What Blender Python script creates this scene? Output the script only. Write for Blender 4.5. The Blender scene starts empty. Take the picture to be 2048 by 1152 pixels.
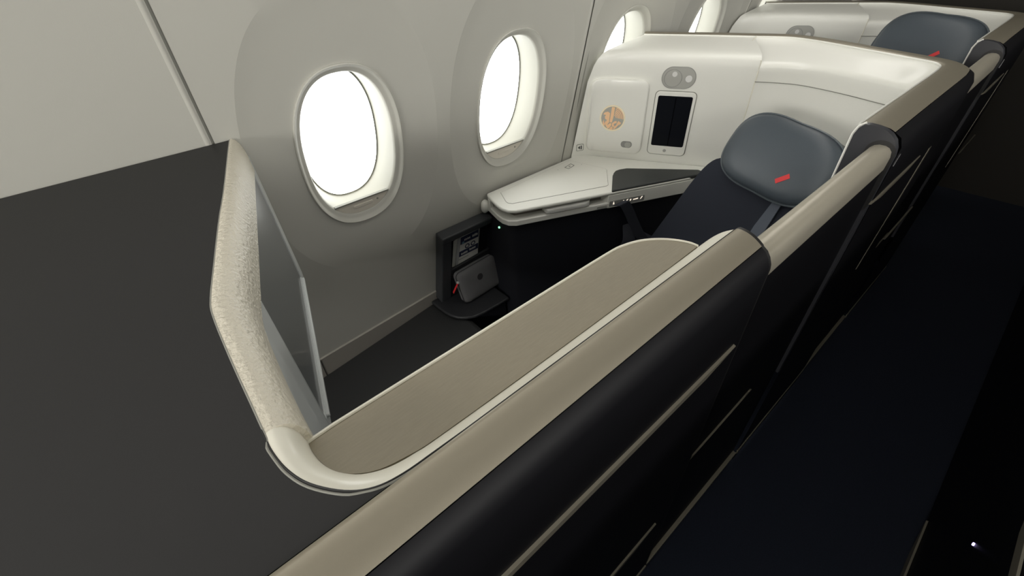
import bpy, bmesh, math, random
from math import sin, cos, pi, radians, sqrt
from mathutils import Vector, Matrix

random.seed(7)
S = bpy.context.scene
COL = S.collection

# ------------------------------------------------------------------ camera
# X runs aft along the aisle, Y towards the window wall, Z up, floor at 0
CAM = Vector((0.0, 0.0, 1.62))
yaw, pitch, roll, FPX = radians(51.37), radians(39.34), radians(-3.36), 855.4
fw = Vector((cos(pitch) * cos(yaw), cos(pitch) * sin(yaw), -sin(pitch)))
rt = Vector((sin(yaw), -cos(yaw), 0.0))
up = rt.cross(fw)
r2 = rt * cos(roll) + up * sin(roll)
u2 = -rt * sin(roll) + up * cos(roll)
cam = bpy.data.objects.new('camera', bpy.data.cameras.new('camera'))
COL.objects.link(cam)
cam.matrix_world = Matrix(((r2.x, u2.x, -fw.x, CAM.x), (r2.y, u2.y, -fw.y, CAM.y),
                           (r2.z, u2.z, -fw.z, CAM.z), (0, 0, 0, 1)))
cam.data.sensor_width = 36.0
cam.data.lens = FPX / 2048.0 * 36.0
cam.data.clip_start = 0.02
S.camera = cam

# ------------------------------------------------------------------ light
world = bpy.data.worlds.new('World')
S.world = world
world.use_nodes = True
bg = world.node_tree.nodes['Background']
bg.inputs['Color'].default_value = (1.0, 0.995, 0.97, 1)
bg.inputs['Strength'].default_value = 5.2
S.view_settings.view_transform = 'Standard'
S.view_settings.look = 'None'
S.view_settings.gamma = 1.0
S.view_settings.use_curve_mapping = False
S.view_settings.exposure = 0.17


def area(name, loc, rot, sx, sy, power, color=(1, 0.975, 0.925)):
    l = bpy.data.lights.new(name, 'AREA')
    l.shape = 'RECTANGLE'
    l.size, l.size_y = sx, sy
    l.energy = power
    l.color = color
    o = bpy.data.objects.new(name, l)
    o.location, o.rotation_euler = loc, rot
    COL.objects.link(o)
    return o


# ceiling wash and far window light; the other lamps are unseen, added as fill
area('bin_fill', (0.9, 0.70, 1.93), (radians(-18), 0, 0), 3.6, 0.14, 6.6)  # added fill from the window side, brightens cap, ledge and console
area('ceiling_wash', (0.7, 0.10, 2.17), (0, 0, 0), 3.6, 0.25, 1.3)
area('forward_fill', (-2.5, 0.10, 1.95), (0, radians(-76), 0), 0.4, 1.4, 42)  # added fill from the front, brightens the forward-facing shell panels
area('far_window_light', (0.5, -4.05, 1.70), (radians(90), 0, 0), 4.5, 0.8, 55, (1, 0.985, 0.95))
area('centre_fill', (0.7, -1.75, 2.12), (radians(66), 0, 0), 4.2, 0.2, 15)  # added fill from across the aisle, evens out the side wall


# ------------------------------------------------------------------ materials
def mat(name, color, rough=0.5, metal=0.0, coat=0.0, bump=0.0, bscale=300.0, noise=0.0, nscale=60.0,
        sheen=0.0, spec=0.5, stretch=None, emit=None, detail=3.0):
    m = bpy.data.materials.new(name)
    m.use_nodes = True
    nt = m.node_tree
    b = nt.nodes['Principled BSDF']
    b.inputs['Base Color'].default_value = (*color, 1)
    b.inputs['Roughness'].default_value = rough
    b.inputs['Metallic'].default_value = metal
    b.inputs['Coat Weight'].default_value = coat
    b.inputs['Sheen Weight'].default_value = sheen
    b.inputs['Specular IOR Level'].default_value = spec
    if emit:
        b.inputs['Emission Color'].default_value = (*emit[0], 1)
        b.inputs['Emission Strength'].default_value = emit[1]
    if bump or noise:
        tc = nt.nodes.new('ShaderNodeTexCoord')
        mp = nt.nodes.new('ShaderNodeMapping')
        if stretch:
            mp.inputs['Scale'].default_value = stretch
        nt.links.new(tc.outputs['Object'], mp.inputs['Vector'])
    if bump:
        n = nt.nodes.new('ShaderNodeTexNoise')
        n.inputs['Scale'].default_value = bscale
        n.inputs['Detail'].default_value = detail
        bp = nt.nodes.new('ShaderNodeBump')
        bp.inputs['Strength'].default_value = bump
        bp.inputs['Distance'].default_value = 0.0045 if bump >= 1 else 0.002
        nt.links.new(mp.outputs['Vector'], n.inputs['Vector'])
        nt.links.new(n.outputs['Fac'], bp.inputs['Height'])
        nt.links.new(bp.outputs['Normal'], b.inputs['Normal'])
    if noise:
        n2 = nt.nodes.new('ShaderNodeTexNoise')
        n2.inputs['Scale'].default_value = nscale
        n2.inputs['Detail'].default_value = 6
        n2.inputs['Roughness'].default_value = 0.7
        cr = nt.nodes.new('ShaderNodeValToRGB')
        lo = tuple(c * (1 - noise) for c in color)
        hi = tuple(min(1, c * (1 + noise)) for c in color)
        cr.color_ramp.elements[0].position = 0.3
        cr.color_ramp.elements[1].position = 0.7
        cr.color_ramp.elements[0].color = (*lo, 1)
        cr.color_ramp.elements[1].color = (*hi, 1)
        nt.links.new(mp.outputs['Vector'], n2.inputs['Vector'])
        nt.links.new(n2.outputs['Fac'], cr.inputs['Fac'])
        nt.links.new(cr.outputs['Color'], b.inputs['Base Color'])
    return m


M = {}
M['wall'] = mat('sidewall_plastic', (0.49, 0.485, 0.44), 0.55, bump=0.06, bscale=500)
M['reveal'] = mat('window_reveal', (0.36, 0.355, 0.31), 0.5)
M['shade_lip'] = mat('shade_lip', (0.66, 0.62, 0.54), 0.45)
M['dado'] = mat('dado_plastic', (0.34, 0.32, 0.285), 0.6, bump=0.08, bscale=400)
M['charcoal'] = mat('charcoal_laminate', (0.020, 0.020, 0.0205), 0.6, bump=0.05, bscale=700, spec=0.3)
M['leather'] = mat('cream_leather', (0.66, 0.62, 0.52), 0.5, bump=1.0, bscale=150, detail=3)
M['cream'] = mat('cream_plastic', (0.80, 0.78, 0.68), 0.42, coat=0.15)
M['white'] = mat('white_plastic', (0.87, 0.87, 0.815), 0.38, coat=0.2)
M['champagne'] = mat('champagne_paint', (0.30, 0.272, 0.21), 0.45, metal=0.4, bump=0.03, bscale=900)
M['champagne_dark'] = mat('champagne_strip', (0.26, 0.24, 0.19), 0.4, metal=0.3)
M['ledge'] = mat('taupe_laminate', (0.275, 0.245, 0.18), 0.5, noise=0.07, nscale=30, stretch=(1.5, 14, 3))
M['black'] = mat('black_lacquer', (0.006, 0.006, 0.008), 0.5, spec=0.25)
M['blackedge'] = mat('black_edge', (0.01, 0.01, 0.01), 0.5)
M['endcap'] = mat('charcoal_plastic', (0.035, 0.036, 0.042), 0.42)
M['navy'] = mat('navy_fabric', (0.009, 0.0125, 0.024), 0.85, sheen=0.05, bump=0.25, bscale=900)
M['navypanel'] = mat('navy_panel', (0.008, 0.009, 0.014), 0.6)
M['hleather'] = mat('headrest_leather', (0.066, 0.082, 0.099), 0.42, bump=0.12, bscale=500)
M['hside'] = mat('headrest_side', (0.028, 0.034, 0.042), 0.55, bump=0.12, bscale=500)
M['piping'] = mat('piping', (0.11, 0.13, 0.145), 0.4)
M['red'] = mat('red_tag', (0.72, 0.035, 0.04), 0.5)
M['pad'] = mat('armrest_pad', (0.038, 0.042, 0.042), 0.55, bump=0.1, bscale=600)
M['belt'] = mat('belt_webbing', (0.03, 0.033, 0.045), 0.75, bump=0.3, bscale=900)
M['beltgrey'] = mat('belt_webbing_grey', (0.09, 0.105, 0.135), 0.75, bump=0.3, bscale=900)
M['carpet'] = mat('aisle_carpet', (0.008, 0.0125, 0.026), 0.95, bump=0.5, bscale=450, noise=0.35, nscale=220)
M['ottoman'] = mat('ottoman_leather', (0.028, 0.029, 0.030), 0.6, bump=0.08, bscale=500)
M['pocket'] = mat('pocket_plastic', (0.040, 0.043, 0.047), 0.55)
M['pocketin'] = mat('pocket_inside', (0.012, 0.013, 0.015), 0.7)
M['shelf'] = mat('shelf_plastic', (0.022, 0.023, 0.026), 0.5)
M['felt'] = mat('grey_felt', (0.135, 0.135, 0.138), 0.95, bump=0.4, bscale=900)
M['felt_dark'] = mat('grey_felt_badge', (0.028, 0.028, 0.031), 0.9)
M['paper'] = mat('paper', (0.72, 0.72, 0.68), 0.7)
M['paper2'] = mat('paper_grey', (0.52, 0.53, 0.54), 0.7)
M['inknavy'] = mat('ink_navy', (0.022, 0.028, 0.075), 0.7)
M['teal'] = mat('ink_teal', (0.16, 0.33, 0.42), 0.7)
M['grey'] = mat('lamp_grey', (0.43, 0.43, 0.40), 0.45)
M['grey2'] = mat('lamp_grey_dark', (0.30, 0.30, 0.285), 0.4)
M['lens'] = mat('lamp_lens', (0.78, 0.78, 0.76), 0.25)
M['dark'] = mat('dark_gap', (0.05, 0.05, 0.045), 0.6)
M['line'] = mat('grey_line', (0.26, 0.26, 0.23), 0.6)
M['screen'] = mat('screen_glass', (0.15, 0.157, 0.158), 0.36, coat=0.4)  # dark glass lifted to grey, its hazy reflection put into the colour
M['phonescreen'] = mat('handset_glass', (0.008, 0.009, 0.012), 0.1, spec=0.3)
M['phonedark'] = mat('handset_black', (0.002, 0.002, 0.003), 0.2, spec=0.2)
M['tvframe'] = mat('tv_frame', (0.62, 0.645, 0.64), 0.35, coat=0.2)
M['bezel'] = mat('tv_bezel', (0.015, 0.02, 0.02), 0.3)
M['gold'] = mat('copper_emblem', (1.0, 0.66, 0.39), 0.4)
M['brightring'] = mat('bright_copper_ring', (1.0, 0.90, 0.68), 0.35)  # copper ring painted pale, its reflection put into the colour
M['emblembg'] = mat('emblem_back', (0.46, 0.45, 0.41), 0.5)
M['metal'] = mat('tray_metal', (0.80, 0.80, 0.77), 0.3, metal=0.3)
M['slot'] = mat('tray_slot_shaded', (0.22, 0.20, 0.17), 0.6)  # brownish grey darkened for the shade under the top slab
M['iconglow'] = mat('icon_light', (0.9, 0.85, 0.75), 0.5, emit=((1, 0.86, 0.7), 0.9))
M['green'] = mat('green_led', (0.2, 0.8, 0.4), 0.4, emit=((0.35, 1, 0.55), 1.5))
M['violet'] = mat('violet_led', (0.4, 0.35, 0.9), 0.4, emit=((0.6, 0.5, 1.0), 2.0))
M['ceiling'] = mat('ceiling_plastic', (0.55, 0.53, 0.48), 0.6)
M['bulkhead'] = mat('bulkhead_brown', (0.030, 0.026, 0.020), 0.7)
M['bulknavy'] = mat('bulkhead_navy', (0.012, 0.014, 0.035), 0.8)
M['chrome'] = mat('chrome', (0.75, 0.75, 0.78), 0.15, metal=1.0)

g = bpy.data.materials.new('window_glass')
g.use_nodes = True
nt = g.node_tree
nt.nodes.clear()
out = nt.nodes.new('ShaderNodeOutputMaterial')
mx = nt.nodes.new('ShaderNodeMixShader')
tr = nt.nodes.new('ShaderNodeBsdfTransparent')
tr.inputs['Color'].default_value = (0.97, 0.98, 0.97, 1)
gl = nt.nodes.new('ShaderNodeBsdfGlossy')
gl.inputs['Roughness'].default_value = 0.03
mx.inputs['Fac'].default_value = 0.06
nt.links.new(tr.outputs[0], mx.inputs[1])
nt.links.new(gl.outputs[0], mx.inputs[2])
nt.links.new(mx.outputs[0], out.inputs['Surface'])
M['glass'] = g


# ------------------------------------------------------------------ mesh helpers
def obj(name, verts, faces, m, parent=None, smooth=40, bevel=0.0, bseg=2, subsurf=0, solid=0.0, flip=False):
    me = bpy.data.meshes.new(name)
    me.from_pydata([tuple(v) for v in verts], [], [tuple(f) for f in faces])
    bm = bmesh.new()
    bm.from_mesh(me)
    bmesh.ops.remove_doubles(bm, verts=bm.verts, dist=1e-6)
    if flip is not None:
        bmesh.ops.recalc_face_normals(bm, faces=bm.faces)
    bm.to_mesh(me)
    bm.free()
    if isinstance(m, str):
        m = M[m]
    me.materials.append(m)
    for p in me.polygons:
        p.use_smooth = True
    me.set_sharp_from_angle(angle=radians(smooth))
    o = bpy.data.objects.new(name, me)
    COL.objects.link(o)
    if parent is not None:
        o.parent = parent
        if parent.type == 'EMPTY':
            o.location = -parent.location      # geometry is written in room coordinates
    if solid:
        md = o.modifiers.new('solid', 'SOLIDIFY')
        md.thickness = solid
        md.offset = -1
    if bevel:
        md = o.modifiers.new('bevel', 'BEVEL')
        md.width = bevel
        md.segments = bseg
        md.limit_method = 'ANGLE'
        md.angle_limit = radians(40)
    if subsurf:
        md = o.modifiers.new('sub', 'SUBSURF')
        md.levels = md.render_levels = subsurf
    return o


def thing(name, label, cat, loc=(0, 0, 0), group=None):
    o = bpy.data.objects.new(name, None)
    o.empty_display_size = 0.05
    o.location = loc
    COL.objects.link(o)
    o['label'] = label
    o['category'] = cat
    if group:
        o['group'] = group
    return o


def struct(o, label=None):
    o['kind'] = 'structure'
    if label:
        o['label'] = label
    return o


def tag(o, label, cat, group=None):
    o['label'], o['category'] = label, cat
    if group:
        o['group'] = group
    return o


def grid(rows, close_u=False, close_v=False):
    """faces + verts of a lofted grid; rows = list of equal length point lists"""
    n, k = len(rows), len(rows[0])
    V = [p for r in rows for p in r]
    F = []
    for i in range(n if close_v else n - 1):
        for j in range(k if close_u else k - 1):
            a, b = i * k + j, i * k + (j + 1) % k
            i2 = (i + 1) % n
            F.append((a, b, i2 * k + (j + 1) % k, i2 * k + j))
    return V, F


def prism(outline, z0, z1):
    n = len(outline)
    V = [(x, y, z0) for x, y in outline] + [(x, y, z1) for x, y in outline]
    F = [tuple(range(n))[::-1], tuple(range(n, 2 * n))]
    for i in range(n):
        j = (i + 1) % n
        F.append((i, j, n + j, n + i))
    return V, F


def fprism(outline, d0, d1, fr):
    """prism in a frame fr = (origin, u, v, n): outline in (u, v), depth along n"""
    o, u, v, n = fr
    k = len(outline)
    V = [o + u * a + v * b + n * d0 for a, b in outline] + [o + u * a + v * b + n * d1 for a, b in outline]
    F = [tuple(range(k))[::-1], tuple(range(k, 2 * k))]
    for i in range(k):
        j = (i + 1) % k
        F.append((i, j, k + j, k + i))
    return V, F


def box(x0, x1, y0, y1, z0, z1):
    return prism([(x0, y0), (x1, y0), (x1, y1), (x0, y1)], z0, z1)


def merge(*vf):
    V, F = [], []
    for v, f in vf:
        k = len(V)
        V += list(v)
        F += [tuple(i + k for i in q) for q in f]
    return V, F


def rrect(x0, x1, y0, y1, r, n=6):
    P = []
    for cx, cy, a0 in ((x1 - r, y1 - r, 0), (x0 + r, y1 - r, 90), (x0 + r, y0 + r, 180), (x1 - r, y0 + r, 270)):
        for i in range(n + 1):
            a = radians(a0 + 90 * i / n)
            P.append((cx + r * cos(a), cy + r * sin(a)))
    return P


def circ(cx, cy, r, n=28, ry=None):
    return [(cx + r * cos(2 * pi * i / n), cy + (ry or r) * sin(2 * pi * i / n)) for i in range(n)]


def superell(a, b, n, e=2.4):
    P = []
    for i in range(n):
        t = 2 * pi * i / n
        c, s = cos(t), sin(t)
        P.append((math.copysign(abs(c) ** (2 / e), c) * a, math.copysign(abs(s) ** (2 / e), s) * b))
    return P


def tube(path, r, n=8, closed=False, caps=True):
    path = [Vector(p) for p in path]
    k = len(path)
    rows = []
    prev = None
    for i, p in enumerate(path):
        if closed:
            t = path[(i + 1) % k] - path[i - 1]
        else:
            t = path[min(i + 1, k - 1)] - path[max(i - 1, 0)]
        t.normalize()
        ref = Vector((0, 0, 1)) if abs(t.z) < 0.9 else Vector((1, 0, 0))
        if prev is not None:
            ref = prev
        a = (ref - t * ref.dot(t)).normalized()
        prev = a
        b = t.cross(a)
        rr = r[i] if isinstance(r, (list, tuple)) else r
        rows.append([p + (a * cos(2 * pi * j / n) + b * sin(2 * pi * j / n)) * rr for j in range(n)])
    V, F = grid(rows, close_u=True, close_v=closed)
    if caps and not closed:
        F.append(tuple(range(n))[::-1])
        F.append(tuple(range((k - 1) * n, k * n)))
    return V, F


def ribbon(path, width_dirs, w, th=0.002):
    """flat strap along path; width_dirs = one vector per point"""
    rows = []
    path = [Vector(p) for p in path]
    for i, p in enumerate(path):
        t = (path[min(i + 1, len(path) - 1)] - path[max(i - 1, 0)]).normalized()
        d = Vector(width_dirs[i] if isinstance(width_dirs, list) else width_dirs).normalized()
        n = t.cross(d).normalized()
        ww = w[i] if isinstance(w, (list, tuple)) else w
        rows.append([p - d * ww / 2 - n * th, p + d * ww / 2 - n * th, p + d * ww / 2 + n * th, p - d * ww / 2 + n * th])
    V, F = grid(rows, close_u=True)
    k = len(path)
    F += [(0, 1, 2, 3), (4 * k - 4, 4 * k - 3, 4 * k - 2, 4 * k - 1)]
    return V, F


def smooth_path(pts, n=8):
    """Catmull-Rom through pts"""
    P = [Vector(p) for p in pts]
    Q = [P[0] * 2 - P[1]] + P + [P[-1] * 2 - P[-2]]
    R = []
    for i in range(1, len(Q) - 2):
        for j in range(n):
            t = j / n
            a, b, c, d = Q[i - 1], Q[i], Q[i + 1], Q[i + 2]
            R.append(0.5 * ((2 * b) + (c - a) * t + (2 * a - 5 * b + 4 * c - d) * t * t + (3 * b - a - 3 * c + d) * t ** 3))
    R.append(P[-1])
    return R


def pillow(fr, ring, thick, back, inset=0.9, dome=1.0):
    """cushion: domed front (thick), edge, flat back; fr frame, ring = outline points (u, v)"""
    o, u, v, n = fr
    levels = [(1.0, -back), (1.0, -back * 0.5), (1.0, 0.0), (0.965, thick * 0.42), (0.88, thick * 0.72), (0.7, thick * 0.9),
              (0.4, thick * 0.98), (0.12, thick)]
    rows = []
    for s, d in levels:
        rows.append([o + u * (a * s) + v * (b * s) + n * d for a, b in ring])
    V, F = grid(rows, close_u=True)
    k = len(ring)
    F.append(tuple(range(k))[::-1])
    F.append(tuple(range((len(levels) - 1) * k, len(levels) * k)))
    return V, F


# ------------------------------------------------------------------ setting
WTAN = 0.2171            # lean of the side wall
WY, WZ = 1.240, 1.1444   # point on it at window centre height
LEAN = math.atan(WTAN)
WN = Vector((0, cos(LEAN), sin(LEAN)))       # outward
WS = Vector((0, -sin(LEAN), cos(LEAN)))      # up along the wall


def wally(z):
    return WY - WTAN * (z - WZ)


def wp(x, s, d=0.0):
    """point on the wall: x, distance s up from window centre height, depth d outward"""
    return Vector((x, WY, WZ)) + WS * s + WN * d


struct(obj('floor', *box(-2.6, 4.4, -4.3, 1.62, -0.06, 0.0), 'carpet'), 'dark navy carpet of the aisle')
wall = struct(bpy.data.objects.new('wall_left', None), 'cream cabin side wall with oval windows')
COL.objects.link(wall)
SB, ST = -1.18, 0.80      # wall extent along the slope
SEAMS = [-1.25, 0.103, 1.385, 2.65, 4.35]
CELLS = [(0.106, 0.745, 0.436), (0.745, 1.382, 1.052), (1.388, 1.985, 1.672), (1.985, 2.647, 2.292), (2.653, 3.28, 2.935)]
NR = 96


def cell(x0, x1, xc):
    """wall area with a window hole and a shallow oval dish around it"""
    ang = [2 * pi * i / NR for i in range(NR)]
    rows = []
    for (a, b, d) in ((0.160, 0.250, 0.016), (0.175, 0.268, 0.0158), (0.20, 0.305, 0.0128), (0.24, 0.365, 0.0085), (0.262, 0.400, 0.0048), (0.283, 0.432, 0.0)):
        rows.append([wp(xc + px, py, d) for px, py in superell(a, b, NR, 2.35)])
    for f in (0.4, 1.0):
        r = []
        for px, py in superell(0.283, 0.432, NR, 2.35):
            k = min((x1 - xc) / px if px > 1e-6 else 1e9, (x0 - xc) / px if px < -1e-6 else 1e9,
                    ST / py if py > 1e-6 else 1e9, SB / py if py < -1e-6 else 1e9)
            r.append(wp(xc + px + (px * k - px) * f, py + (py * k - py) * f))
        rows.append(r)
    # fill the corners exactly
    V, F = grid(rows, close_u=True)
    last = (len(rows) - 1) * NR
    for cx, cy in ((x1, ST), (x0, ST), (x0, SB), (x1, SB)):
        best = None
        for i in range(NR):
            p, q = V[last + i], V[last + (i + 1) % NR]
            on = lambda w: (abs(w.x - cx) < 1e-5, abs((w - wp(w.x, cy)).length) < 1e-4)
            a, b = on(p), on(q)
            if (a[0] and b[1] and not a[1]) or (a[1] and b[0] and not a[0]):
                best = i
        if best is not None:
            V.append(wp(cx, cy))
            F.append((last + best, last + (best + 1) % NR, len(V) - 1))
    return V, F


# panels: two windows each
pan = merge(cell(*CELLS[0]), cell(*CELLS[1]))
obj('side_panel', *pan, 'wall', wall, smooth=9)
pan = merge(cell(*CELLS[2]), cell(*CELLS[3]))
obj('side_panel', *pan, 'wall', wall, smooth=9)
pan = merge(cell(*CELLS[4]), grid([[wp(3.28, SB), wp(3.28, ST)], [wp(4.35, SB), wp(4.35, ST)]]))
obj('side_panel', *pan, 'wall', wall, smooth=9)
obj('side_panel', *grid([[wp(-2.6, SB), wp(-2.6, ST)], [wp(0.100, SB), wp(0.100, ST)]]), 'wall', wall)
for sx in (0.103, 1.385, 2.65):
    # recessed dark joint and the raised bead beside it
    obj('joint_strip', *grid([[wp(sx - 0.04, SB, 0.006), wp(sx - 0.04, ST, 0.006)], [wp(sx + 0.04, SB, 0.006), wp(sx + 0.04, ST, 0.006)]]), 'line', wall)
    rows = [[wp(sx - 0.016 + 0.003 * j, s, -0.0035 * sin(pi * j / 4)) for j in range(5)] for s in (SB, ST)]
    obj('joint_bead', *grid(rows), 'wall', wall)

for i, (x0, x1, xc) in enumerate(CELLS):
    w = bpy.data.objects.new('window_%d' % (i + 1), None)
    COL.objects.link(w)
    w['kind'] = 'structure'
    prof = [(0.1605, 0.2505, 0.010), (0.1610, 0.2510, -0.003), (0.1585, 0.2485, -0.005), (0.1555, 0.2455, -0.003),
            (0.152, 0.241, 0.004), (0.147, 0.235, 0.0085), (0.1405, 0.2285, 0.0105), (0.1385, 0.226, 0.013)]
    rows = [[wp(xc + a, b, d + 0.014) for a, b in superell(pa, pb, NR, 2.35)] for pa, pb, d in prof]
    obj('window_frame', *grid(rows, close_u=True), 'wall', w, smooth=50, flip=None)
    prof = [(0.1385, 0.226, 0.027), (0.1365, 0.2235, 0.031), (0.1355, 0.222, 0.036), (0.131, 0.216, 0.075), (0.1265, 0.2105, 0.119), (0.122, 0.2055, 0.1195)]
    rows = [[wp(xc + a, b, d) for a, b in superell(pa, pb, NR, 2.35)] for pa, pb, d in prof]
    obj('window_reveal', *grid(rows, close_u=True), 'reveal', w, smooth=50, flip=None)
    rows = [[wp(xc + a, b, 0.119) for a, b in superell(pa, pb, NR, 2.35)] for pa, pb in ((0.1262, 0.2103), (0.1218, 0.2053))]
    obj('window_gasket', *grid(rows, close_u=True), 'line', w, flip=None)
    ring = [wp(xc + a, b, 0.1185) for a, b in superell(0.125, 0.209, 48, 2.35)]
    obj('window_pane', ring, [tuple(range(48))], 'glass', w)
    # shade lip: flat chord plate at the foot of the opening
    pts = [(a, b) for a, b in superell(0.1384, 0.2258, 240, 2.35) if b < -0.176]
    pts.sort()
    fr = (wp(xc, 0, 0.029), Vector((1, 0, 0)), WS, -WN)
    V, F = fprism(pts, -0.006, 0.0, fr)
    lip = obj('shade_lip', V, F, 'shade_lip', w)
    obj('shade_edge', *fprism([(pts[0][0], pts[0][1] - 0.001), (pts[-1][0], pts[-1][1] - 0.001), (pts[-1][0] - 0.002, pts[-1][1] + 0.0045), (pts[0][0] + 0.002, pts[0][1] + 0.0045)], -0.006, 0.003, fr), 'line', w)
    obj('shade_grip', *fprism(rrect(-0.035, 0.035, -0.205, -0.194, 0.005), -0.002, 0.0018, fr), 'shade_lip', lip, bevel=0.001)
    obj('shade_stud', *fprism(circ(0.052, -0.196, 0.0032, 12), -0.002, 0.002, fr), 'line', lip)
    # sampling portal for the daylight that comes through this window
    l = area('window_daylight_%d' % (i + 1), wp(xc, 0, 0.124), (0, 0, 0), 0.26, 0.43, 1)
    X, Y, Z = Vector((1, 0, 0)), -WS, WN
    Z = WN
    Y = Z.cross(X)
    l.matrix_world = Matrix(((X.x, Y.x, Z.x, l.location.x), (X.y, Y.y, Z.y, l.location.y), (X.z, Y.z, Z.z, l.location.z), (0, 0, 0, 1)))
    l.data.cycles.is_portal = True

# lower dado strip on the wall
rows = []
for x, zt in ((-2.6, 0.14), (0.113, 0.343), (0.663, 0.386), (1.5, 0.45)):
    rows.append([(x, wally(zt) + 0.001, zt + 0.003), (x, wally(zt) - 0.008, zt), (x, wally(0.0) - 0.008, 0.0)])
bb = struct(obj('baseboard_left', *grid(rows), 'dado'))
obj('joint_line', *grid([[(0.117, wally(z) - 0.0092, z), (0.121, wally(z) - 0.0092, z)] for z in (0.341, 0.1)]), 'dark', bb)

# shell of the cabin outside the frame
struct(obj('ceiling', *box(-2.6, 4.4, -4.3, 1.35, 2.2, 2.26), 'ceiling'))
rows = [[(x, 1.082, 1.88), (x, 0.95, 1.88), (x, 0.55, 1.97), (x, 0.42, 2.10), (x, 0.45, 2.21)] for x in (-2.6, 4.4)]
struct(obj('trim_1', *grid(rows), 'ceiling'))
struct(obj('wall_right', *box(-2.6, 4.4, -4.36, -4.3, 0, 2.2), 'ceiling'))
struct(obj('wall_front', *box(-2.66, -2.6, -4.3, 1.62, 0, 2.2), 'ceiling'))
struct(obj('wall_back', *box(4.4, 4.46, -4.3, 1.62, 0, 2.2), 'bulkhead'))
obj('outer_skin', *grid([[(x, 1.62, -0.06), (x, 1.62, 0.0)] for x in (-2.6, 4.4)]), 'dark', wall)

# ------------------------------------------------------------------ front console with the television
Z1 = 1.279
XE0 = 0.577
rim_out = [(0.139, 1.207), (0.131, 1.190), (0.060, 0.925), (0.024, 0.80), (-0.017, 0.646), (-0.034, 0.580), (-0.040, 0.540), (-0.042, 0.449), (-0.042, 0.368), (-0.042, 0.322)]
bump_out = [(-0.042, 0.322), (-0.0415, 0.299), (-0.037, 0.273), (-0.027, 0.248), (-0.008, 0.223), (0.012, 0.209), (0.036, 0.2035), (0.070, 0.2025)]
tip = rim_out + bump_out[1:]
fc = thing('front_console', 'flat charcoal topped console with cream padded rim in front of the suite', 'console', (-0.1, 0.7, 0))

tip = [(p.x, p.y) for p in smooth_path([(*p, 0) for p in tip], 5)]
poly = [(-1.0, 0.2025)] + [(-1.0, wally(Z1) - 0.004)] + [(0.128, wally(Z1) - 0.004)] + tip[1:]
V, F = prism(poly, Z1 - 0.02, Z1)
obj('top_panel', V, F, 'charcoal', fc, bevel=0.0015)
# thin light bead where the top meets the rim
bead = [(x + (0.001 if y > 0.31 else -0.0020 if x < 0.0 else 0.0), y - (0.0020 if y < 0.28 else 0.0), Z1 - 0.0005) for x, y in tip]
obj('edge_bead', *tube(smooth_path(bead[::2], 2), 0.0013, 6), 'line', fc)
gap = [(x, y, Z1 - 0.0002) for x, y in tip if y < 0.33]
gap += [(0.1 + 0.06 * i, 0.2016, Z1 + 0.0005) for i in range(8)] + [(XE0, 0.2016, Z1 + 0.0005)]
obj('edge_gap', *tube(gap, 0.0010, 6), 'blackedge', fc)


def lerp2(P, t):
    """point at fraction t of the polyline P"""
    L = [0]
    for a, b in zip(P, P[1:]):
        L.append(L[-1] + (Vector(b) - Vector(a)).length)
    d = t * L[-1]
    for i in range(len(P) - 1):
        if d <= L[i + 1] + 1e-9:
            f = (d - L[i]) / max(1e-9, L[i + 1] - L[i])
            return Vector(P[i]).lerp(Vector(P[i + 1]), f)
    return Vector(P[-1])


def matched(Pa, Pb, n):
    return [(lerp2(Pa, i / n), lerp2(Pb, i / n)) for i in range(n + 1)]


# padded rim: outer line at Z1, inner line lower, round between
def roll(o, i, zo, zi, bulge, k=9):
    """half-round section from o (x,y,zo) over the top and down to i"""
    R = []
    for j in range(k):
        t = j / (k - 1)
        a = t * pi / 2
        # quarter ellipse: flat at the outside, steep at the inside
        s = sin(a)
        x = o.x + (i.x - o.x) * s
        y = o.y + (i.y - o.y) * s
        z = zi + (zo - zi) * cos(a) + bulge * sin(2 * a)
        R.append((x, y, z))
    return R


def lipsec(o, i, zo, zi, k=9):
    """sloping lip, rounded where it starts, wide at the corner (X < 0) and slim along the wall"""
    R = []
    w = min(1.0, max(0.0, (o.x + 0.02) / 0.12))
    for j in range(k):
        t = j / (k - 1)
        bul = (1 - w) * 0.006 * sin(pi * t) + w * (-0.002 + 0.008 * min(1.0, max(0.0, (o.x - 0.44) / 0.13)) ** 2) * sin(pi * t)
        R.append((o.x + (i.x - o.x) * t, o.y + (i.y - o.y) * t, zo + (zi - zo) * t ** (1.25 - 0.25 * w) + bul))
    return R


rim_in = [(0.1568, 1.185), (0.1478, 1.150), (0.0911, 0.930), (0.0489, 0.766), (0.0237, 0.668), (0.0055, 0.594), (-0.0005, 0.548), (-0.006, 0.470), (-0.009, 0.400), (-0.010, 0.325)]
rows = list(zip(smooth_path([(*p, 0) for p in rim_out], 8), smooth_path([(*p, 0) for p in rim_in], 8)))
lo = []
for o, i in rows:
    sec = [(o.x, o.y, Z1 - 0.03)] + roll(o, i, Z1, Z1 - 0.046, 0.006)
    sec.append((i.x, i.y, Z1 - 0.075))
    lo.append(sec)
V, F = grid(lo)
F.append(tuple(range(len(lo[0]))))
F.append(tuple(range(len(V) - len(lo[0]), len(V)))[::-1])
obj('padded_rim', V, F, 'leather', fc, smooth=60)

# television and its surround, in the plane facing aft and a little to the aisle
th = radians(14.45)
TU = Vector((-sin(th), -cos(th), 0))          # towards the aisle
TN = Vector((cos(th), -sin(th), 0))           # out of the screen
TO = Vector((0.0125, 0.647, 0))                # near edge of the screen
FT = (TO, TU, Vector((0, 0, 1)), TN)
W_, ZT, ZB = 0.535, 1.230, 0.885
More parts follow.
